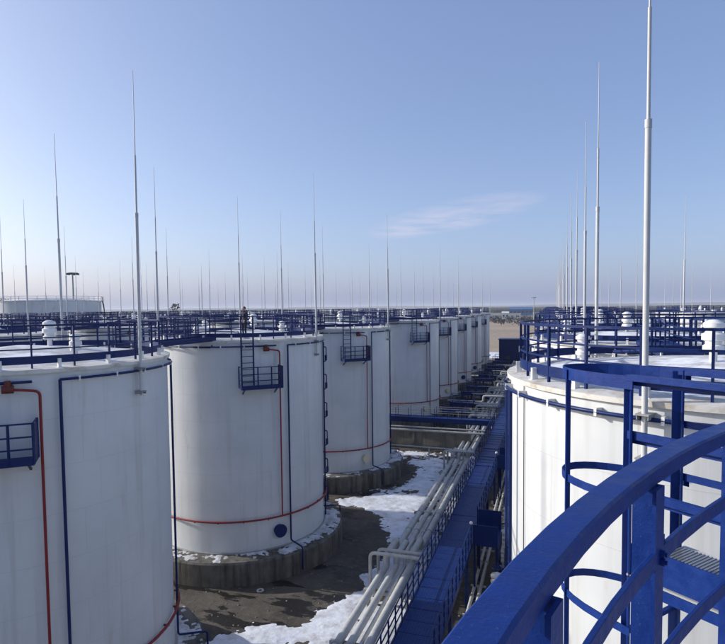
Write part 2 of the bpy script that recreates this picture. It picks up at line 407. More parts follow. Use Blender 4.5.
def equipment(full, flip=False, loops=False):
    """parts fixed to the shell, angles as on the tanks left of the pipes"""
    E = []
    def put(name, mb, mat, kids=()): E.append((name, mb.mesh(name, mat), kids))
    # cooling water ring in two sectors with their risers
    for a0, a1, ar in (((5, 85, 17.0), (92, 200, 200.0), (-158, -38, -158.0), (-30, 0, -30.0)) if flip else ((-158, -38, -158.0), (-30, 36, -30.0), (44, 190, 120.0))):
        mb = MB().tube(arc_pts(R0 + .16, 13.02, rad(a0), rad(a1), 28), .045, 6)
        put('cooling_pipe', mb, 'blue_paint')
        mb = MB().tube(fillet([pol(R0 + .16, ar, 13.02), pol(R0 + .17, ar, 1.62), pol(6.5, ar, 1.55), pol(6.5, ar, .25)], .12), .05, 6)
        put('cooling_riser', mb, 'blue_paint')
        if full:
            n_ = int((a1 - a0) / 13)
            for i in range(n_):
                a = a0 + 6 + (a1 - a0 - 12) * i / max(1, n_ - 1)
                x, y, z = pol(R0 + .09, a, 13.0)
                put('pipe_bracket', MB().box((x, y, z + .02), (.22, .06, .16), rad(a)), 'white_paint')
    mb = MB().tube(fillet([pol(R0 + .13, 36 if not flip else 0, 13.02), pol(R0 + .13, 36 if not flip else 0, 1.62), pol(6.5, 36 if not flip else 0, 1.55), pol(6.5, 36 if not flip else 0, .25)], .12), .045, 6)
    put('cooling_riser', mb, 'blue_paint')
    # foam main: red ring low on the shell, riser and chamber
    mb = MB().tube(arc_pts(R0 + .20, 3.2, 0, 2 * math.pi, 64), .055, 8, False)
    for a in range(0, 360, 15): mb.box(pol(R0 + .1, a, 3.13), (.22, .05, .06), rad(a))
    put('foam_ring', mb, 'red_paint')
    put('foam_riser', MB().tube(fillet([pol(R0 + .2, -36, 3.2), pol(R0 + .2, -36, 12.72), pol(R0 + .24, -41, 12.80), pol(R0 + .24, -43.5, 12.82)], .15), .042, 8), 'red_paint')
    c_ = pol(R0 + .25, -44.6, 12.84)
    put('foam_chamber', MB().tube([pol(R0 + .25, -43, 12.84), pol(R0 + .25, -46.2, 12.84)], .12, 10).tube([c_, (c_[0], c_[1], 13.1)], .09, 8).box(pol(R0 + .1, -44.6, 12.95), (.26, .2, .18), rad(-44.6)), 'rusty_red')
    # shell standpipe with hand loops
    la = 22 if not flip else -60
    mb = MB().tube([pol(R0 + .12, la, 1.5), pol(R0 + .12, la, 13.1)], .06, 8)
    put('level_pipe', mb, 'blue_paint')
    if flip: put('cable', MB().tube([pol(R0 + .03, 24, 13.2), pol(R0 + .03, 24.1, 7), pol(R0 + .03, 23.9, 1.4)], .012, 5), 'dark_metal')
    for z in (2.9, 4.75, 6.6, 8.45, 10.3, 12.1) if loops else ():
        mb = MB().tube(fillet([pol(R0 + .12, la, z + .5), pol(R0 + .30, la, z + .46), pol(R0 + .30, la, z - .42), pol(R0 + .12, la, z - .5)], .08), .04, 6)
        mb.tube([pol(R0 + .28, la, z - .40), pol(R0 + .28, la, z - .05)], .085, 8)
        put('sampling_loop', mb, 'blue_paint')
    # foam platform hung below the rim
    pa = -49.0; zt = 10.75
    ca, sa = math.cos(rad(pa)), math.sin(rad(pa))
    def L(r, t, z): return (r * ca - t * sa, r * sa + t * ca, z)      # r outwards, t along the shell
    ri, ro, tw = R0 + .06, R0 + 1.02, 1.12
    mb = MB()
    mb.bar(L((ri + ro) / 2, -tw, zt), L((ri + ro) / 2, tw, zt), ro - ri, .05)
    put('platform_deck', mb, 'blue_paint')
    mb = MB().bar(L(ro, -tw, zt + .09), L(ro, tw, zt + .09), .02, .24)
    for t in (-tw, tw): mb.bar(L(ri, t, zt + .09), L(ro, t, zt + .09), .02, .24)
    put('platform_kickboard', mb, 'blue_paint')
    mb = MB()
    for z in (.45, .8, 1.18):
        mb.bar(L(ro, -tw, zt + z), L(ro, tw, zt + z), .04, .045)
        for t in (-tw, tw): mb.bar(L(ri + .1, t, zt + z), L(ro, t, zt + z), .04, .045)
    put('platform_rail', mb, 'blue_paint')
    for r, t in ((ro, -tw), (ro, -.25), (ro, .5), (ro, tw), (ri + .1, tw), (ri + .1, -tw)):
        put('platform_post', MB().bar(L(r, t, zt), L(r, t, zt + 1.2), .055, .055), 'blue_paint')
    put('platform_end_panel', MB().bar(L(ri + .3, tw + .02, zt + .65), L(ro, tw + .02, zt + .65), .02, .95), 'blue_paint')
    for t in (-.9, .9):
        put('platform_bracket', MB().bar(L(R0, t, zt - .38), L(ro - .35, t, zt - .03), .06, .06), 'blue_paint')
    lr = R0 + .36
    stiles = [MB().bar(L(lr, t, zt), L(lr, t, ZR + .05), .06, .07) for t in (-1.0, -.34)]
    rungs = [MB().bar(L(lr, -1.0, zt + .3 + .36 * i), L(lr, -.34, zt + .3 + .36 * i), .035, .035) for i in range(10)]
    if full:
        put('ladder', stiles[0], 'blue_paint', [('stile', stiles[1].mesh('stile', 'blue_paint'))] + [('rung', x.mesh('rung', 'blue_paint')) for x in rungs])
    else:
        for x in rungs + stiles[1:]: stiles[0].add(x.v, x.f)
        put('ladder', stiles[0], 'blue_paint')
    # manhole low on the shell
    def hatch(a, z, r):
        c1, c2 = pol(R0 - .05, a, z), pol(R0 + .22, a, z); c3 = pol(R0 + .28, a, z)
        return MB().tube([c1, c2], r * .86, 20).tube([c2, c3], r, 20)
    mh = hatch(-37.5, 2.35, .38)
    E.append(('manhole_blue', mh.mesh('manhole', 'blue_paint'), ())); E.append(('manhole_cream', mh.mesh('manhole', 'cream_paint'), ()))
    # roof fittings
    for a, r, s in ((-12, 3.4, 1.0), (60, 1.0, 1.25), (168, 3.1, 1.0), (250, 3.3, .9)):
        x, y, z = pol(r, a, ZT + .52 - .09 * r)
        z -= .04
        pr = [(.10, 0), (.10, .3), (.27, .32), (.27, .42), (.2, .45), (.2, .52), (.30, .55), (.30, .68), (.2, .72), (.2, .8), (.27, .83), (.27, .92), (.12, .99), (.01, 1.0)]
        put('roof_vent', MB().lathe([(q * s * .68, z + w * s * .86) for q, w in pr], 20, (x, y), sharp=True), 'white_paint')
    x, y, z = pol(2.4, 205, ZT + .28)
    put('roof_hatch', MB().lathe([(.45, z), (.45, z + .3), (.52, z + .3), (.52, z + .36), (.01, z + .38)], 18, (x, y), False), 'white_paint')
    put('roof_pipe', MB().tube(fillet([(-2.6, -1.4, ZT + .42), (-.6, -2.3, ZT + .45), (1.4, -2.6, ZT + .45), (2.2, -3.9, ZT + .3)], .3), .06, 6), 'blue_paint')
    return E
EQ_LOOP, EQ_NEAR, EQ_FAR, EQ_NEAR_R, EQ_FAR_R = equipment(True, False, True), equipment(True), equipment(False), equipment(True, True), equipment(False, True)
# lightning rod, foot at the rim
mb = MB().tube([(0, 0, 12.15), (0, 0, 18.35)], .056, 10)
mb.tube([(0, 0, 18.3), (0, 0, 18.45)], .063, 10); mb.tube([(0, 0, 18.4), (0, 0, 20.4)], .034, 8)
mb.tube([(0, 0, 20.4), (0, 0, 23.25)], [.020, .010], 6)
ROD = mb.mesh('lightning_rod', 'rod_paint')
ARM = MB().box((-.04, 0, 0), (.36, .24, .03)).box((-.04, .1, -.05), (.32, .015, .09)).box((-.04, -.1, -.05), (.32, .015, .09)).mesh('rod_bracket', 'steel_grey')

ORD = ['nearest', 'second', 'third', 'fourth', 'fifth', 'sixth', 'seventh', 'farthest']
def tank(x, y, label, near, flip, blue_hatch, group, snow_on_pad=False, full=False, skip_rail=False, loops=False, no_level=False, rod_a=ROD_A):
    t = thing('storage_tank', label, 'tank', (x, y, 0), 0, group)
    P = NEAR if near else FAR
    for k in ('pad', 'shell', 'base_flange', 'rim', 'roof'): link(k, P[k], t)
    if not skip_rail:
        if near:
            rl = link('guard_rail', P['rail'], t)
            for i in range(26): link('post', P['post'], rl, pol(RR, i * 360 / 26 + 4, ZR), rad(i * 360 / 26 + 4))
            for i in range(20): link('rail_foot', P['foot'], t, pol(RR + .06, i * 18 + 7, ZT + .08), rad(i * 18 + 7))
        else: link('guard_rail', P['guard_rail'], t)
    fz = math.pi if flip else 0.0
    for name, me, kids in (EQ_LOOP if loops else (EQ_NEAR_R if flip else EQ_NEAR) if full else (EQ_FAR_R if flip else EQ_FAR)):
        if name == 'level_pipe' and (no_level or flip): continue
        if name == 'manhole_blue' and not blue_hatch or name == 'manhole_cream' and blue_hatch: continue
        o = link(name.split('_blue')[0].split('_cream')[0], me, t, (0, 0, 0), fz)
        for kn, km in kids: link(kn, km, o)
    for a in rod_a:
        q = link('lightning_rod', ROD, t, pol(R0 + .17, a, 0), rad(a))
        q.rotation_euler = (rad(rng.uniform(-.25, .25)), rad(rng.uniform(-.25, .25)), rad(a)) if not near else (rad(rng.uniform(-.3, .3)), rad(rng.uniform(-.3, .3)), rad(a))
        if near:
            for z in (13.12, 12.30): link('rod_bracket', ARM, q, (0, 0, z))
    return t
XR, XL, XP = 4.2, -18.9, 23.1
rows = [(XL, 0, 'in the row left of the pipes', 'tanks in the row left of the pipes'),
        (XR, 0, 'in the row right of the blue walkway', 'tanks in the row right of the walkway'),
        (XL - XP, 1, 'in the second row left of the pipes', 'tanks in the rows behind on the left'),
        (XL - 2 * XP, 2, 'in the third row left of the pipes', 'tanks in the rows behind on the left'),
        (XL - 3 * XP, 3, 'in the fourth row left of the pipes', 'tanks in the rows behind on the left'),
        (XR + XP, 6, 'in the outer row beyond the right-hand tanks', 'tanks in the outer row on the right')]
for rx, s0, where, grp in rows:
    for i in range(s0, 8):
        k = i - s0
        w = ORD[k] if i < 7 else 'farthest'
        lab = f'white cylindrical storage tank, {w} {where}'
        if rx == XL and i == 0: lab = 'white storage tank cut off by the left picture edge, nearest on the left'
        if rx == XL and i == 1: lab = 'white storage tank with blue round manhole and a person on its roof'
        if rx == XR and i == 0: lab = 'sunlit white storage tank right behind the thick blue foreground rail'
        tank(rx, TY[i], lab, near=(rx in (XL, XR) and i < 3), flip=(rx in (XR, XR + XP)), blue_hatch=(i in (1, 6) or rng.random() < .3) and i != 2, group=grp,
             full=(rx in (XL, XR) and i < 3), loops=(rx == XL and i == 1), no_level=(rx == XL and i == 0), rod_a=((0, 120, 242.3) if rx == XR and i == 0 else ROD_A))
# snow left on the ledge of the three nearest pads
for i, y in enumerate(TY[:3]):
    mb = MB(); n = 300; m_ = 9
    def cell(k, j): a = rad(-150 + 215 * k / n); r = 5.30 + 1.0 * j / m_; return a, r
    def hgt(k, j):
        a, r = cell(k, j); x, y2 = r * math.cos(a), r * math.sin(a)
        return .05 - .5 * (j / m_) + .32 * smooth(n * .5, n * .72, k) + .75 * fbm(x + 40 * i, y2, .9, 2) + .35 * fbm(x, y2, 4.5, i)
    for k in range(n):
        for j in range(m_):
            q = ((k, j), (k, j + 1), (k + 1, j + 1), (k + 1, j))
            if max(hgt(*p) for p in q) < 0: continue
            mb.add([(cell(*p)[1] * math.cos(cell(*p)[0]), cell(*p)[1] * math.sin(cell(*p)[0]), 1.34 + .06 * max(-.8, min(1, hgt(*p)))) for p in q], [(0, 1, 2, 3)], True)
    tag(link('snow_ledge', mb.mesh('snow_ledge', 'dirty_snow'), None, (XL, y, 0)), f'thin snow on the concrete ledge round the {ORD[i]} tank left of the pipes', 'snow', kind='stuff')

# footbridges from roof to roof along the rows
def bridge_parts(full, length):
    P = []
    w, z = 1.1, ZT + .18
    P.append(('deck', MB().box((0, 0, z), (w, length, .06)).mesh('deck', 'blue_deck')))
    for s in (-1, 1):
        P.append(('side_beam', MB().box((s * (w / 2 + .02), 0, z - .02), (.05, length, .26)).mesh('side_beam', 'blue_paint')))
        mb = MB()
        for h in (.42, .76, 1.12): mb.box((s * w / 2, 0, z + h), (.045, length, .045))
        P.append(('rail', mb.mesh('rail', 'blue_paint')))
        n = 8
        for i in range(n): P.append(('post', MB().box((s * w / 2, -length / 2 + length * i / (n - 1), z + .56), (.05, .05, 1.1)).mesh('post', 'blue_paint')))
    for y in (-length / 2 + .5, length / 2 - .5): P.append(('bracket', MB().bar((-.5, y, z - .5), (.5, y, z - .5), .05, .05).bar((.5, y, z - .5), (.5, y + (.9 if y < 0 else -.9) * -1, z - .1), .05, .05).bar((-.5, y, z - .5), (-.5, y + (.9 if y < 0 else -.9) * -1, z - .1), .05, .05).mesh('bracket', 'blue_paint')))
    return P
BR = {}
NAMES = {XL: 'left of the pipes', XR: 'right of the walkway', XL - XP: 'in the second row on the left', XL - 2 * XP: 'in the third row on the left', XL - 3 * XP: 'in the fourth row on the left', XR + XP: 'in the outer row on the right'}
for rx, s0, where, grp in rows[:5]:
    for i in range(s0, 7):
        d = TY[i + 1] - TY[i]; ln = round(d - 9.6, 1)
        if ln not in BR: BR[ln] = bridge_parts(True, ln)
        k = i - s0
        last = 'farthest' if i == 6 else ORD[k + 1]
        b = thing('footbridge', f'blue railed footbridge joining the {ORD[k]} and {last} tanks {NAMES[rx]}', 'footbridge', (rx + .7 if rx < 0 else rx, (TY[i] + TY[i + 1]) / 2, 0), 0, 'roof level footbridges')
        for n_, me in BR[ln]: link(n_, me, b)

# ------------------------------------------------------------------ the tank under the camera: roof edge rail and ladder landing
C0 = Vector((4.7, -.4, 0)); RF = 4.93; A0 = 154.5; STEP = 9.0
t0 = thing('storage_tank', 'tank roof edge with thick blue guard rail and ladder landing, right foreground', 'tank', C0)
for k in ('pad', 'shell', 'rim', 'roof'): link(k, NEAR[k], t0)
angs = [A0 + STEP * k for k in range(-13, 9)]
def fp(a, z, r=RF): p = pol(r, a, z); return Vector(p)
mb = MB()
def seg(a, b, z, w, h, r=RF):
    c_ = min(w, h) * .12; W2, H2 = w / 2, h / 2
    pr = [(-W2 + c_, -H2), (W2 - c_, -H2), (W2, -H2 + c_), (W2, H2 - c_), (W2 - c_, H2), (-W2 + c_, H2), (-W2, H2 - c_), (-W2, -H2 + c_)]
    vs = [fp(q, z + dz, r + dr) for q in (a, b) for dr, dz in pr]
    return MB().add(vs, [tuple(range(8)), tuple(range(15, 7, -1))] + [(k, 8 + k, 8 + (k + 1) % 8, (k + 1) % 8) for k in range(8)])
def smooth_seg(a, b, z, w, h, r=RF, n=4):
    mb = MB()
    for i in range(n):
        p = seg(a + (b - a) * i / n, a + (b - a) * (i + 1) / n, z, w, h, r); mb.add(p.v, p.f[2:])
    return mb
tops = [smooth_seg(a, b, ZR, .074, .052) for a, b in zip(angs, angs[1:])]
rail = link('guard_rail', tops[13].mesh('guard_rail', 'blue_rail'), t0)
for k, mb in enumerate(tops):
    if k != 13: link('top_rail', mb.mesh('top_rail', 'blue_rail'), rail)
for z, h in ((ZR - .215, .045), (ZR - .52, .045), (ZR - .82, .045)):
    for a, b in zip(angs, angs[1:]): link('middle_rail', smooth_seg(a, b, z, .014, h, RF - .045).mesh('middle_rail', 'blue_rail'), rail)
for a, b in zip(angs, angs[1:]): link('kickboard', seg(a, b, ZT + .28, .012, .2, RF - .02).mesh('kickboard', 'blue_rail'), rail)
# angle-iron posts
pm = MB().box((0, 0, -.66), (.075, .010, 1.27)).box((-.0375, .030, -.66), (.010, .07, 1.27)).mesh('post', 'blue_rail')
for a in angs: link('post', pm, rail, fp(a, ZR + .002, RF - .01), rad(a))
bolt = MB().tube([(0, 0, 0), (-.012, 0, 0)], .011, 6).tube([(-.012, 0, 0), (-.018, 0, 0)], .006, 6).mesh('bolt', 'blue_rail')
for a in angs[11:17]:
    for z in (ZR - .215, ZR - .52, ZR - .82):
        for dz in (-.011, .011): link('bolt', bolt, rail, fp(a + .25, z + dz, RF - .052), rad(a))
    link('clamp_plate', MB().box((0, 0, 0), (.012, .09, .085)).mesh('clamp_plate', 'blue_rail'), rail, fp(a, ZR - .215, RF - .058 + .02), rad(a))
for a in angs: link('rail_foot', NEAR['foot'], t0, pol(RF, a, ZT + .08), rad(a))
# landing with caged ladder
P1 = Vector((.51, 3.99, 0)) - C0; U = Vector((-.77, .64, 0)).normalized(); V = Vector((.64, .77, 0)).normalized()
def Q(out, side, z): p = P1 + U * out + V * side; return Vector((p.x, p.y, z))
WD = .58; DK = ZT + .13
ld = link('landing_deck', MB().box((0, 0, 0), (.001, .001, .001)).mesh('tmp', 'grating'), t0)
mb = MB()
for i in range(34):          # bearing bars of the grating
    s = .02 + (WD - .04) * i / 33
    mb.bar(Q(-.02, s, DK), Q(-1.15, s, DK), .006, .032)
for i in range(46): mb.bar(Q(-.03 - 1.1 * i / 45, .01, DK + .006), Q(-.03 - 1.1 * i / 45, WD - .01, DK + .006), .008, .026)
ld.data = mb.mesh('landing_deck', 'grating'); ld['kind'] = 'stuff'
link('landing_kickboard', MB().bar(Q(0, -.02, DK + .07), Q(-1.2, -.02, DK + .07), .010, .21).mesh('landing_kickboard', 'blue_rail'), t0)
link('landing_beam', MB().bar(Q(0, -.01, DK - .075), Q(-1.2, -.01, DK - .075), .06, .07).mesh('landing_beam', 'blue_rail'), t0)
link('landing_trim', MB().bar(Q(0, -.030, DK - .028), Q(-1.2, -.030, DK - .028), .03, .012).mesh('landing_trim', 'steel_grey'), t0)
link('landing_beam', MB().bar(Q(0, WD + .03, DK - .05), Q(-1.2, WD + .03, DK - .05), .06, .10).mesh('landing_beam', 'rim_paint'), t0)
for z in (ZR, ZR - .37, ZR - .74):
    w, h = (.075, .035) if z == ZR else (.012, .05)
    link('landing_rail', MB().bar(Q(.02, -.02, z), Q(-1.25, -.02, z), w, h).bar(Q(.02, .02, z - .02), Q(-1.25, .02, z - .02), .008, h + .03).mesh('landing_rail', 'blue_rail'), t0)
    link('landing_rail', MB().bar(Q(.02, WD, z), Q(-1.25, WD, z), .05 if z == ZR else .012, .05).mesh('landing_rail', 'blue_rail'), t0)
for out, s, zl in ((0, -.02, 9.5), (0, WD, 9.5), (-.42, WD + .02, DK), (-.95, -.02, DK)):
    big = .07 if out > -.3 or s > .3 else .06
    link('landing_post', MB().bar(Q(out, s, zl), Q(out, s, ZR + .01), big, .012).bar(Q(out + .03, s + (.02 if s < .1 else -.02), zl), Q(out + .03, s + (.02 if s < .1 else -.02), ZR), .012, .055, ).mesh('landing_post', 'blue_rail'), t0)
def hoop(z, w=.055):
    pts = []
    for i in range(17):
        a = math.pi * i / 16
        pts.append(Q(-.03 + .74 * math.sin(a) ** .75, WD / 2 - math.cos(a) * (WD / 2 + .05), z))
    mb = MB()
    vs = []
    for i, p in enumerate(pts):
        d = (pts[min(i + 1, 16)] - pts[max(i - 1, 0)]).normalized(); nrm = d.cross(Vector((0, 0, 1)))
        for a, b in ((-.004, -w / 2), (.004, -w / 2), (.004, w / 2), (-.004, w / 2)): vs.append(p + nrm * a + Vector((0, 0, b)))
    fs = [(i * 4 + k, (i + 1) * 4 + k, (i + 1) * 4 + (k + 1) % 4, i * 4 + (k + 1) % 4) for i in range(16) for k in range(4)]
    return mb.add(vs, fs + [(0, 1, 2, 3), (67, 66, 65, 64)])
for k, z in enumerate((ZR - .03, ZR - .79, ZR - 1.65, ZR - 2.5)):
    link('cage_hoop', hoop(z, .085 if k == 0 else .055).mesh('cage_hoop', 'blue_rail'), t0)
for i in (4, 8, 12):
    a = math.pi * i / 16
    p = lambda z: Q(-.03 + .735 * math.sin(a) ** .75, WD / 2 - math.cos(a) * (WD / 2 + .045), z)
    if i == 4: link('cage_strap', MB().bar(p(10.9), p(ZR), .05, .008, up=tuple(U)).mesh('cage_strap', 'blue_rail'), t0)
for i in range(12): link('rung', MB().bar(Q(.02, 0, 10.0 + .3 * i), Q(.02, WD - .02, 10.0 + .3 * i), .03, .03).mesh('rung', 'blue_rail'), t0)

# ------------------------------------------------------------------ product pipes on sleepers
def pipe_path(x, z, a, up, dx):
    pts = [(x, 21.6, z)]
    for y, l in ((29.4, 2.2), (51.8, 2.0), (77.0, 2.0), (100.0, 2.0)):
        pts += [(x, y + a, z), (x, y + a, z + up), (x, y + l + a, z + up), (x, y + l + a, z)]
    return pts + [(x, 148.0, z)]
PIPES = [(-8.42, .19, 'leftmost and outermost of the four parallel pipes', .0, .55, -.35), (-7.90, .175, 'second from the left of the four parallel pipes', .2, .45, -.1),
         (-7.50, .09, 'thinnest of the four parallel pipes', .45, .65, 0), (-7.12, .19, 'rightmost of the four parallel pipes beside the walkway', .6, .5, .05)]
for x, r, lab, a, up, dx in PIPES:
    t = thing('product_pipe', 'light grey pipe, ' + lab, 'pipe', (0, 0, 0), 0, 'parallel pipes along the walkway')
    z = .78 + r
    link('pipe', MB().tube(fillet(pipe_path(x, z, a, up, dx), r * 1.9, 6), r, 16).mesh('pipe', 'grey_pipe'), t)
    for y in [21.7] + [34.5 + 3.1 * k for k in range(6)]:
        link('joint_band', MB().tube([(x, y, z), (x, y + .09, z)], r + .018, 16).mesh('joint_band', 'steel_grey'), t)
    link('elbow', MB().tube(fillet([(x, 21.62, z), (x, 21.2, z), (x, 21.1, .1)], .3, 5), r * .98, 14).mesh('elbow', 'grey_pipe'), t)
    link('flange', MB().tube([(x, 21.55, z), (x, 21.66, z)], r + .07, 18).mesh('flange', 'steel_grey'), t)
NTH = ['first', 'second', 'third', 'fourth', 'fifth', 'sixth', 'seventh', 'eighth', 'ninth', 'tenth', 'eleventh', 'twelfth', 'thirteenth', 'fourteenth', 'fifteenth', 'sixteenth', 'seventeenth', 'eighteenth', 'last']
SUP = [22.3, 27.0, 33.6, 38.5, 43.4, 48.2, 56, 61, 66, 71, 83, 89, 95, 106, 112, 118, 125, 132, 139]
for k, y in enumerate(SUP):
    t = thing('pipe_support', f'grey steel pipe support, number {k + 1} from the near end of the pipes', 'support', (-7.7, y, 0), 0, 'sleepers under the pipes')
    t['label'] = f'low grey steel sleeper under the four pipes, {NTH[k]} from the near end'
    link('beam', MB().box((0, 0, .68), (2.5, .22, .18)).mesh('beam', 'steel_grey'), t)
    for s in (-1.0, 1.0): link('leg', MB().box((s, 0, .3), (.16, .16, .60)).mesh('leg', 'steel_grey'), t)
# portal frames standing over the pipes
for k, y in enumerate((28.6, 51.2, 66.5, 78.0, 90, 101.2, 113)):
    t = thing('pipe_portal', f'light grey pipe arch standing over the parallel pipes, {ORD[k]} along them', 'frame', (0, y, 0), 0, 'arches over the pipes')
    for dy, h, nm in ((0, 1.95, 'arch'), (1.0, 1.75, 'arch')):
        link(nm, MB().tube(fillet([(-9.1 + .15 * dy, dy, 0), (-9.1 + .15 * dy, dy, h), (-6.25, dy, h), (-6.25, dy, 0)], .3, 5), .095, 10).mesh(nm, 'grey_pipe'), t)
    link('strut', MB().bar((-6.25, 0, 1.5), (-6.25, 1.0, 1.4), .07, .07).mesh('strut', 'grey_pipe'), t)
# slim lines on the far side of the walkway
for x, lab in ((-3.62, 'slim light grey pipe right under the walkway, inner of the two'), (-3.30, 'slim light grey pipe right of the walkway, outer of the two')):
    t = thing('service_pipe', lab, 'pipe', (0, 0, 0), 0, 'slim pipes beside the walkway')
    link('pipe', MB().tube([(x, 19, .62), (x, 140, .62)], .085, 10).mesh('pipe', 'grey_pipe'), t)
    for y in range(20, 60, 4): link('joint_band', MB().tube([(x, y, .62), (x, y + .12, .62)], .13, 12).mesh('joint_band', 'steel_grey'), t)
for k, y in enumerate((23.5, 26.5, 29.5, 34, 38, 42, 46)):
    t = thing('pipe_rest', f'low grey T-shaped rest under the two slim pipes, {NTH[k]} from the near end', 'support', (-3.45, y, 0), 0, 'rests under the slim pipes')
    link('beam', MB().box((0, 0, .49), (.8, .1, .08)).mesh('beam', 'grey_pipe'), t); link('leg', MB().box((0, 0, .22), (.1, .1, .45)).mesh('leg', 'grey_pipe'), t)

# ------------------------------------------------------------------ raised walkway
ZW, WX0, WX1 = 2.95, -5.34, -3.76
wk = thing('walkway', 'long raised blue steel walkway running between the tank rows', 'walkway', ((WX0 + WX1) / 2, 0, 0))
WW = WX1 - WX0
plate = MB().box((0, 0, -.02), (WW - .03, .875, .04)).box((0, -.43, .012), (WW - .06, .03, .022)).mesh('deck_plate', 'blue_deck')
# raised tread lugs so that the plates read as chequer plate
mb = MB().box((0, 0, -.02), (WW - .03, .875, .04)); 
for i in range(13):
    for j in range(6):
        mb.box((-.68 + i * .113, -.34 + j * .136, .004), (.055, .022, .008), rad(40 if (i + j) % 2 else -40))
plate_near = mb.mesh('deck_plate', 'blue_deck')
yy = 17.0; n_ = 0
rest = MB()
while yy < 147:
    if n_ < 70:
        o = link('deck_plate', plate_near if n_ < 30 else plate, wk, (0, yy, ZW + rng.uniform(-.012, .012)))
        o.rotation_euler = (rad(rng.uniform(-.7, .7)), rad(rng.uniform(-.4, .4)), 0)
    else: rest.box((0, yy, ZW - .02), (WW - .03, .88, .04))
    yy += .90; n_ += 1
link('deck_plate', rest.mesh('deck_plate', 'blue_deck'), wk)['kind'] = 'stuff'
for s in (-1, 1):
    link('side_beam', MB().box((s * (WW / 2 + .03), 82, ZW - .10), (.06, 131, .26)).mesh('side_beam', 'blue_paint'), wk)
legm = MB().box((0, 0, 1.36), (.14, .14, 2.72)).mesh('leg', 'blue_paint'); crs = MB().box((0, 0, 2.66), (WW, .14, .16)).mesh('cross_beam', 'blue_paint')
for y in range(18, 147, 5):
    for s in (-1, 1): link('leg', legm, wk, (s * (WW / 2 - .1), y, 0))
    link('cross_beam', crs, wk, (0, y, 0))
pst = MB().box((0, 0, .55), (.05, .05, 1.1)).mesh('post', 'blue_paint')
def walk_rail(side, y0, y1, step):
    x = side * (WW / 2 + .03)
    mb = MB()
    for z in (.4, .75, 1.1): mb.box((x, (y0 + y1) / 2, ZW + z), (.04, y1 - y0, .04))
    rl = link('side_rail', mb.mesh('side_rail', 'blue_paint'), wk)
    n = max(2, int((y1 - y0) / step) + 1)
    for i in range(n): link('post', pst, rl, (x, y0 + (y1 - y0) * i / (n - 1), ZW))
    if side > 0: link('rail_knob', MB().lathe([(.01, -.09), (.08, -.04), (.09, .02), (.06, .08), (.01, .1)], 10, (x, y1)).mesh('rail_knob', 'white_paint'), rl, (0, 0, ZW + 1.16))
walk_rail(-1, 17, 28.6, .95); walk_rail(-1, 28.6, 60, .95); walk_rail(-1, 62.6, 146, 2.0)
walk_rail(1, 17, 28.7, .95); walk_rail(1, 31.4, 43.2, .95); walk_rail(1, 45.5, 70, 1.4); walk_rail(1, 72, 146, 2.0)
# side landings with closed panels, stairs going down
for k, y in enumerate((30.05, 44.35)):
    t = thing('side_landing', ('blue boxed landing on the right of the walkway near the sunlit tank', 'smaller looking blue landing further along the right of the walkway')[k], 'platform', (-3.05, y, 0), 0, 'side landings of the walkway')
    link('deck', MB().box((0, 0, ZW - .03), (1.25, 2.3, .06)).mesh('deck', 'blue_deck'), t)
    for s in (-1, 1): link('panel', MB().box((0, s * 1.17, ZW + .5), (1.25, .04, 1.05)).mesh('panel', 'blue_paint'), t)
    link('panel', MB().box((.64, 0, ZW - .45), (.04, 2.3, .7)).mesh('panel', 'blue_paint'), t)
    for sx in (-.55, .55):
        for sy in (-1.05, 1.05): link('leg', MB().box((sx, sy, ZW / 2 - .03), (.1, .1, ZW - .06)).mesh('leg', 'blue_paint'), t)
# valve heads and small fittings in the strip beside the sunlit tank
for k, (x, y) in enumerate(((-2.35, 27.6), (-2.35, 33.2), (-2.5, 37.0))):
    t = thing('finned_valve', ('stack of pale finned discs at the foot of the sunlit tank', 'pale finned valve stack past the boxed landing', 'farther pale finned valve stack beside the walkway')[k], 'valve', (x, y, 0))
    pr = []
    for i in range(7): pr += [(.12, .3 + .28 * i), (.30, .33 + .28 * i), (.30, .44 + .28 * i), (.12, .48 + .28 * i)]
    link('body', MB().lathe([(.2, 0), (.2, .25)] + pr + [(.01, 2.3)], 14).mesh('body', 'white_paint'), t)
    link('hand_wheel', MB().tube(arc_pts(.26, 2.5, 0, 2 * math.pi, 16), .025, 6, False).bar((-.26, 0, 2.5), (.26, 0, 2.5), .03, .03).bar((0, 0, 2.2), (0, 0, 2.5), .05, .05).mesh('hand_wheel', 'blue_paint'), t)

# cross walkway, wall and pipes between the third and fourth tank
t = thing('cross_walkway', 'blue walkway crossing from the left tanks to the long walkway above a concrete wall', 'walkway', (0, 61.2, 0))
link('deck', MB().box((-21.4, 0, ZW - .03), (32, 1.1, .06)).mesh('deck', 'blue_deck'), t)
for s in (-1, 1):
    link('side_beam', MB().box((-21.4, s * .58, ZW - .22), (32, .06, .55)).mesh('side_beam', 'blue_paint'), t)
    mb = MB()
    for z in (.6, 1.1): mb.box((-21.4, s * .58, ZW + z), (32, .04, .04))
    link('side_rail', mb.mesh('side_rail', 'steel_grey'), t)
    for i in range(22): link('post', pst, t, (-6 - 1.45 * i, s * .58, ZW))
for x in (-7, -12, -17, -22, -27, -32):
    link('leg', MB().box((x, .3, 1.3), (.16, .16, 2.6)).mesh('leg', 'blue_paint'), t)
t = thing('bund_wall', 'weathered concrete panel wall under the blue cross walkway', 'wall', (0, 59.0, 0))
for i in range(16): link('panel', MB().box((-9.3 - 2.98 * i, rng.uniform(-.02, .02), 1.0), (2.93, .2, 2.0 + rng.uniform(-.03, .03))).mesh('panel', 'concrete'), t)
for i in range(16): link('pilaster', MB().box((-7.8 - 2.98 * i, 0, 1.03), (.24, .34, 2.06)).mesh('pilaster', 'concrete'), t)
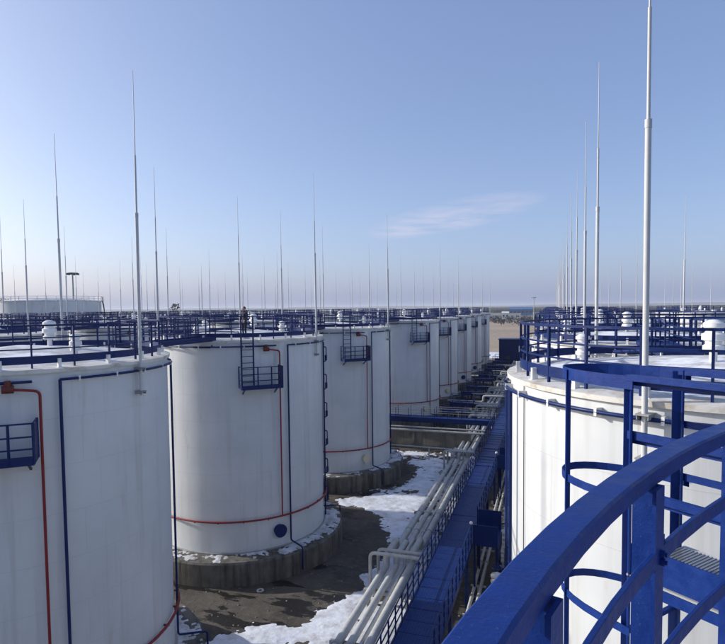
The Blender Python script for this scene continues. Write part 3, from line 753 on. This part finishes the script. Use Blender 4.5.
for k, (z, r) in enumerate(((2.32, .09), (2.05, .12))):
    tag(link('cross_pipe', MB().tube([(-37, 58.75 - k * .3, z), (-6.2, 58.75 - k * .3, z)], r, 10).mesh('cross_pipe', 'steel_grey')), ('upper grey pipe running along the top of the concrete wall', 'lower grey pipe running along the concrete wall')[k], 'pipe', 'pipes along the wall')
t = thing('barrier_rail', 'grey pipe rail on a single post standing in the snow before the wall', 'rail', (0, 54.6, 0))
link('rail', MB().tube([(-17, 0, 1.30), (-8.9, 0, 1.25)], .07, 8).mesh('rail', 'grey_pipe'), t)
for x in (-11.2, -16.4): link('post', MB().box((x, 0, .64), (.11, .11, 1.28)).mesh('post', 'grey_pipe'), t)

tag(link('pipe_ring', MB().tube(arc_pts(.15, .05, 0, 2 * math.pi, 20), .05, 8, False).mesh('pipe_ring', 'grey_pipe'), None, (-14.62, 26.5, 0)), 'small pale ring lying on the mud before the second tank', 'ring')
# valve platforms with stairs at the farther tanks
for i in range(3, 8):
    y = TY[i]
    for s, yo in ((0, -1.6), (1, 4.4)):
        t = thing('valve_platform', f'dark blue valve platform {"before" if s == 0 else "behind"} the foot of the {ORD[i]} tank left of the pipes', 'platform', (-11.2, y + yo, 0), 0, 'valve platforms beside the farther tanks')
        link('deck', MB().box((0, 0, 2.0), (3.2, 1.5, .06)).mesh('deck', 'blue_deck'), t)
        for sy in (-.76, .76):
            link('side_panel', MB().box((0, sy, 1.84), (3.2, .04, .5)).mesh('side_panel', 'blue_paint'), t)
            mb = MB()
            for z in (.55, 1.1): mb.box((0, sy, 2.0 + z), (3.2, .05, .05))
            for x in (-1.55, -.5, .55, 1.55): mb.box((x, sy, 2.55), (.06, .06, 1.1))
            link('side_rail', mb.mesh('side_rail', 'blue_paint'), t)
        for sx in (-1.45, 1.45):
            for sy in (-.65, .65): link('leg', MB().box((sx, sy, .98), (.12, .12, 1.96)).mesh('leg', 'blue_paint'), t)
        for j in range(7): link('step', MB().box((1.75 + .24 * j, 0, 1.78 - .26 * j), (.26, .9, .04)).mesh('step', 'blue_deck'), t)
        for sy in (-.47, .47): link('stringer', MB().bar((1.6, sy, 1.98), (3.45, sy, .05), .04, .2).mesh('stringer', 'blue_paint'), t)
        v = thing('gate_valve', f'dark gate valve under the platform {"before" if s == 0 else "behind"} the foot of the {ORD[i]} tank', 'valve', (-11.3, y + yo, 0), 0, 'gate valves beside the farther tanks')
        link('body', MB().tube([(-1.9, 0, .8), (1.9, 0, .8)], .2, 12).tube([(0, 0, .8), (0, 0, 1.5)], .17, 10).mesh('body', 'dark_metal'), v)
        link('hand_wheel', MB().tube(arc_pts(.3, 1.75, 0, 2 * math.pi, 16), .03, 6, False).bar((0, 0, 1.4), (0, 0, 1.76), .06, .06).bar((-.3, 0, 1.75), (.3, 0, 1.75), .03, .03).mesh('hand_wheel', 'dark_metal'), v)
for k, y in enumerate((69.2, 75.9, 84.5, 92.6, 108, 116, 128)):
    t = thing('branch_pipe', f'grey branch pipe to the left tanks, {ORD[k]} crossing beyond the blue cross walkway', 'pipe', (0, y, 0), 0, 'branch pipes to the farther tanks')
    link('pipe', MB().tube(fillet([(-15.2, 0, 1.0), (-9.2, 0, 1.0), (-9.2, 0, 1.9), (-6.0, 0, 1.9)], .35, 4), .16, 12).mesh('pipe', 'grey_pipe'), t)
    link('tray', MB().box((-8.4, 1.1, 2.0), (5.2, .5, .09)).mesh('tray', 'steel_grey'), t)
    for x in (-10.7, -6.2): link('leg', MB().box((x, 1.1, .98), (.12, .12, 1.96)).mesh('leg', 'steel_grey'), t)

# ------------------------------------------------------------------ far end of the site and the country beyond
t = thing('pump_house', 'small dark blue box building at the far end of the walkway', 'building', (-9.0, 151.5, 0))
link('wall', MB().box((0, 0, 3.2), (6.6, 5, 6.4)).mesh('wall', 'blue_paint'), t)
link('roof', MB().box((0, 0, 6.48), (7.0, 5.4, .15)).mesh('roof', 'blue_paint'), t)
for i in range(12): link('cladding_rib', MB().box((-3.1 + .56 * i, -2.52, 3.2), (.08, .05, 6.3)).mesh('cladding_rib', 'blue_paint'), t)
link('vent', MB().box((2.0, -2.56, 4.1), (.8, .1, 1.5)).mesh('vent', 'far_white'), t)
link('door', MB().box((-1.2, -2.56, 1.1), (1.1, .1, 2.2)).mesh('door', 'dark_metal'), t)

def along(px, dist, z=0.0):
    """a place seen at that bearing, that far away"""
    a = math.atan((px - 362.5) / 570) - YAW
    return Vector((math.sin(a) * dist, math.cos(a) * dist, z))
def shed(px, dist, w, h, d, wall, roof, label, name='shed', cat='building'):
    p = along(px, dist); a = -math.atan2(p.x, p.y)
    t = thing(name, label, cat, p, a)
    link('wall', MB().box((0, 0, h / 2), (w, d, h)).mesh('wall', wall), t)
    rf = MB(); rf.add([(-w / 2 - .4, -d / 2 - .4, h), (w / 2 + .4, -d / 2 - .4, h), (w / 2 + .4, d / 2 + .4, h), (-w / 2 - .4, d / 2 + .4, h), (-w / 2 - .4, 0, h + d * .18), (w / 2 + .4, 0, h + d * .18)], [(0, 1, 5, 4), (2, 3, 4, 5), (0, 4, 3), (1, 2, 5), (0, 3, 2, 1)])
    link('roof', rf.mesh('roof', roof), t)
    n = max(2, int(w / 5))
    for i in range(n): link('window', MB().box((-w / 2 + w * (i + .5) / n, -d / 2 - .05, h * .55), (w / n * .5, .12, h * .3)).mesh('window', 'dark_metal'), t)
    return t
shed(521, 900, 34, 9, 20, 'far_blue', 'far_blue', 'long pale blue warehouse on the plain beyond the tanks', 'warehouse')
shed(494, 620, 12, 5, 9, 'far_white', 'far_roof', 'small white house left among the far trees')
shed(505.5, 640, 7, 7, 8, 'far_white', 'far_white', 'narrow white house in the middle of the far trees')
shed(515, 700, 13, 4, 9, 'far_white', 'far_roof', 'low white shed right among the far trees')
shed(699, 520, 10, 6, 8, 'far_white', 'far_roof', 'small white shed seen through the rails at the right')
def mast(px, dist, h, lamps, label):
    p = along(px, dist); t = thing('light_mast', label, 'mast', p)
    link('pole', MB().tube([(0, 0, 0), (0, 0, h)], [.38, .16], 8).mesh('pole', 'steel_grey'), t)
    link('crown', MB().tube(arc_pts(1.25, h, 0, 2 * math.pi, 16), .10, 6, False).bar((-1.25, 0, h), (1.25, 0, h), .1, .1).bar((0, -1.25, h), (0, 1.25, h), .1, .1).mesh('crown', 'steel_grey'), t)
    for i in range(lamps):
        x, y, z = pol(1.3, 360 * i / lamps, h); link('floodlight', MB().box((x, y, z - .25), (.5, .6, .45), rad(360 * i / lamps)).mesh('floodlight', 'dark_metal'), t)
mast(74.5, 165, 24.6, 6, 'tall floodlight mast rising behind the big tank at the left')
mast(534, 420, 20.5, 4, 'thin floodlight mast on the plain right of the far warehouse')
# big tank in the distance
p = along(50, 172)
t = thing('storage_tank', 'wide white storage tank with railed roof far behind at the left', 'tank', p)
link('shell', MB().lathe([(12.6, 0), (12.6, 17.4)], 64).mesh('shell', 'tank_paint'), t)
link('roof', MB().lathe([(12.75, 17.4), (12.75, 17.5), (6, 18.0), (.05, 18.2)], 64).mesh('roof', 'roof_paint'), t)
mb = MB()
for z in (18.0, 18.6): mb.arc(13.1, z, .10, .10, n=64)
for i in range(40): mb.box(pol(13.1, i * 9, 18.0), (.1, .1, 1.3), rad(i * 9))
link('guard_rail', mb.mesh('guard_rail', 'white_paint'), t)
link('stair', MB().tube([pol(13.3, 26 + 1.2 * i, 18.6 - .30 * i) for i in range(50)], .07, 6).tube([pol(13.3, 26 + 1.2 * i, 17.5 - .30 * i) for i in range(50)], .12, 6).mesh('stair', 'dark_metal'), t)

def tree(p, h, w, label, leaf='twigs', n=700):
    t = thing('tree', label, 'tree', p)
    R = random.Random(int(p.x * 7 + p.y))
    mb = MB().tube([(0, 0, 0), (.1, 0, h * .4), (0, .1, h * .85)], [h * .025, h * .016, h * .004], 7)
    for i in range(16):
        a, z = R.uniform(0, 6.28), h * R.uniform(.25, .7); l = w * R.uniform(.45, .9)
        mb.tube([(0, 0, z), (math.cos(a) * l * .5, math.sin(a) * l * .5, z + l * .35), (math.cos(a) * l, math.sin(a) * l, z + l * .6)], [h * .008, h * .005, h * .002], 5)
    link('trunk', mb.mesh('trunk', 'bark'), t)
    mb = MB()
    for i in range(n):
        a, q = R.uniform(0, 6.28), R.random() ** .5; z = R.uniform(.25, 1.0)
        e_ = w * math.sin(math.pi * min(1, (z - .15) / .95)) ** .7 * (1 + .35 * noise.noise(Vector((a * 1.2, z * 4, p.x))))
        c_ = Vector((math.cos(a) * q * e_, math.sin(a) * q * e_, z * h)); s = R.uniform(.012, .03) * h
        d1 = Vector((R.uniform(-1, 1), R.uniform(-1, 1), R.uniform(-1, 1))).normalized() * s; d2 = d1.orthogonal().normalized() * s * .55
        mb.add([c_ - d1, c_ + d2, c_ + d1, c_ - d2], [(0, 1, 2, 3)])
    link('crown', mb.mesh('crown', leaf), t)['kind'] = 'stuff'
tree(along(-1, 230), 19.3, 5.5, 'dark tree rising at the left edge behind the big tank', 'evergreen')
tree(along(176, 330), 17.8, 4.0, 'bare tree top above the roofs at the left, between thin rods')
# belt of trees across the plain
R = random.Random(3); mb = MB()
for i in range(260):
    px = R.uniform(470, 740); d = R.gauss(560, 60); p = along(px, d); h = R.uniform(2.0, 5.0); w = h * R.uniform(.6, 1.2)
    mb.tube([p, p + Vector((0, 0, h * .7))], [.12, .05], 4)
    for k in range(46):
        c_ = p + Vector((R.gauss(0, w * .5), R.gauss(0, w * .5), h * R.uniform(.1, 1.0))); s = R.uniform(.25, .8)
        d1 = Vector((R.uniform(-1, 1), R.uniform(-1, 1), R.uniform(-1, 1))).normalized() * s; d2 = d1.orthogonal().normalized() * s * .6
        mb.add([c_ - d1, c_ + d2, c_ + d1, c_ - d2], [(0, 1, 2, 3)])
tag(link('tree_belt', mb.mesh('tree_belt', 'twigs')), 'far belt of bare trees and scrub across the plain', 'trees', kind='stuff')
mb = MB()
for i in range(500):
    px = R.uniform(440, 760); d = R.uniform(1100, 3600); p = along(px, d); w = R.uniform(6, 40) * d / 1500; h = R.uniform(3, 7)
    for k in range(8):
        c_ = p + Vector((R.uniform(-w, w), R.uniform(-w, w) * .3, 0)); s = R.uniform(3, 6)
        mb.add([c_ + Vector((-s, 0, -.2)), c_ + Vector((s, 0, -.2)), c_ + Vector((s * .6, R.uniform(-1, 1), h * .8)), c_ + Vector((-s * .3, 1, h)), c_ + Vector((0, s, -.2))], [(0, 1, 2, 3), (1, 4, 2), (4, 0, 3), (2, 4, 3)])
tag(link('wood', mb.mesh('wood', 'twigs')), 'distant scrub and woods on the horizon', 'trees', kind='stuff')

# ------------------------------------------------------------------ person on the roof of the second tank
def person(loc, face):
    t = thing('person', 'person in dark clothes standing at the roof rail of the second tank', 'person', loc, face)
    J = {'pelvis': ((0, 0, .93), .135), 'waist': ((0, .01, 1.10), .125), 'chest': ((0, 0, 1.32), .155), 'neck0': ((0, .01, 1.47), .075), 'neck': ((0, -.01, 1.53), .06),
         'sL': ((.19, 0, 1.42), .075), 'eL': ((.26, .02, 1.16), .055), 'wL': ((.22, -.16, .99), .042), 'sR': ((-.19, 0, 1.42), .075), 'eR': ((-.27, .03, 1.15), .055), 'wR': ((-.25, -.10, .93), .042),
         'hL': ((.10, 0, .86), .105), 'kL': ((.11, -.03, .48), .07), 'aL': ((.11, .02, .10), .05), 'tL': ((.12, -.16, .045), .045), 'hR': ((-.10, 0, .86), .105), 'kR': ((-.12, -.02, .48), .07), 'aR': ((-.13, .03, .10), .05), 'tR': ((-.14, -.15, .045), .045)}
    Ed = [('pelvis', 'waist'), ('waist', 'chest'), ('chest', 'neck0'), ('neck0', 'neck'), ('chest', 'sL'), ('sL', 'eL'), ('eL', 'wL'), ('chest', 'sR'), ('sR', 'eR'), ('eR', 'wR'), ('pelvis', 'hL'), ('hL', 'kL'), ('kL', 'aL'), ('aL', 'tL'), ('pelvis', 'hR'), ('hR', 'kR'), ('kR', 'aR'), ('aR', 'tR')]
    ks = list(J); me = bpy.data.meshes.new('body'); me.from_pydata([J[k][0] for k in ks], [(ks.index(a), ks.index(b)) for a, b in Ed], []); me.materials.append(MAT['navy_cloth'])
    o = link('body', me, t)
    sk = o.modifiers.new('skin', 'SKIN'); sk.use_smooth_shade = True
    for i, k in enumerate(ks): d = me.skin_vertices[0].data[i]; d.radius = (J[k][1], J[k][1] * .85); d.use_root = (i == 0)
    o.modifiers.new('sub', 'SUBSURF').levels = 1; o.modifiers['sub'].render_levels = 2
    def blob(name, mat, c_, r, sz, parent, n=16, cut=None):
        mb = MB(); pr = [(max(.001, math.sin(math.pi * i / n)), -math.cos(math.pi * i / n)) for i in range(n + 1)]
        vs = []
        for q, z in pr:
            for k in range(18):
                a = 2 * math.pi * k / 18; vs.append((c_[0] + r * q * math.cos(a) * sz[0], c_[1] + r * q * math.sin(a) * sz[1], c_[2] + r * z * sz[2]))
        mb.add(vs, [(i * 18 + k, i * 18 + (k + 1) % 18, (i + 1) * 18 + (k + 1) % 18, (i + 1) * 18 + k) for i in range(n) for k in range(18)], True)
        return link(name, mb.mesh(name, mat), parent)
    hd = blob('head', 'skin', (0, -.02, 1.64), .115, (.78, .92, 1.05), t)
    blob('hair', 'dark_hair', (0, .012, 1.685), .115, (.85, .92, .85), hd)
    blob('nose', 'skin', (0, -.13, 1.63), .02, (.8, 1, 1.3), hd)
    for s in (-1, 1):
        blob('ear', 'skin', (s * .092, -.01, 1.64), .028, (.4, .8, 1.2), hd); blob('eye', 'dark_hair', (s * .035, -.117, 1.655), .011, (1.3, .6, 1), hd)
    blob('mouth', 'red_cloth', (0, -.115, 1.585), .02, (1.2, .4, .3), hd)
    for s, w in ((1, Vector((.22, -.16, .99))), (-1, Vector((-.25, -.10, .93)))):
        mb = MB().tube([w, w + Vector((0, -.03, -.05)), w + Vector((0, -.05, -.10))], [.03, .042, .03], 8)
        for k in range(4): b_ = w + Vector((-.03 + .02 * k, -.05, -.09)); mb.tube([b_, b_ + Vector((0, -.02, -.045)), b_ + Vector((0, -.005, -.08 + .01 * abs(k - 1.5)))], .009, 6)
        mb.tube([w + Vector((-s * .035, -.03, -.03)), w + Vector((-s * .06, -.05, -.07))], .011, 6)
        link('hand', mb.mesh('hand', 'skin'), t)
    link('scarf', MB().tube([(.07 * math.cos(a * .5), .06 * math.sin(a * .5), 1.50) for a in range(13)], .03, 6, False).mesh('scarf', 'red_cloth'), t)
person((-17.05, 29.65, ZT + .16), rad(-20))

# ------------------------------------------------------------------ winter haze over the plain
HZ = True
if HZ:
    mt = bpy.data.materials.new('haze'); mt.use_nodes = True; t_ = mt.node_tree; t_.nodes.clear()
    ov = t_.nodes.new('ShaderNodeOutputMaterial'); pv = t_.nodes.new('ShaderNodeVolumePrincipled')
    pv.inputs['Color'].default_value = (.74, .80, .92, 1); pv.inputs['Density'].default_value = .00016; pv.inputs['Anisotropy'].default_value = .15
    t_.links.new(pv.outputs[0], ov.inputs['Volume']); MAT['haze'] = mt
    tag(link('haze', MB().box((0, 0, 20), (28400, 28400, 42.5)).mesh('haze', 'haze')), 'thin winter haze over the whole plain', 'haze', kind='stuff')
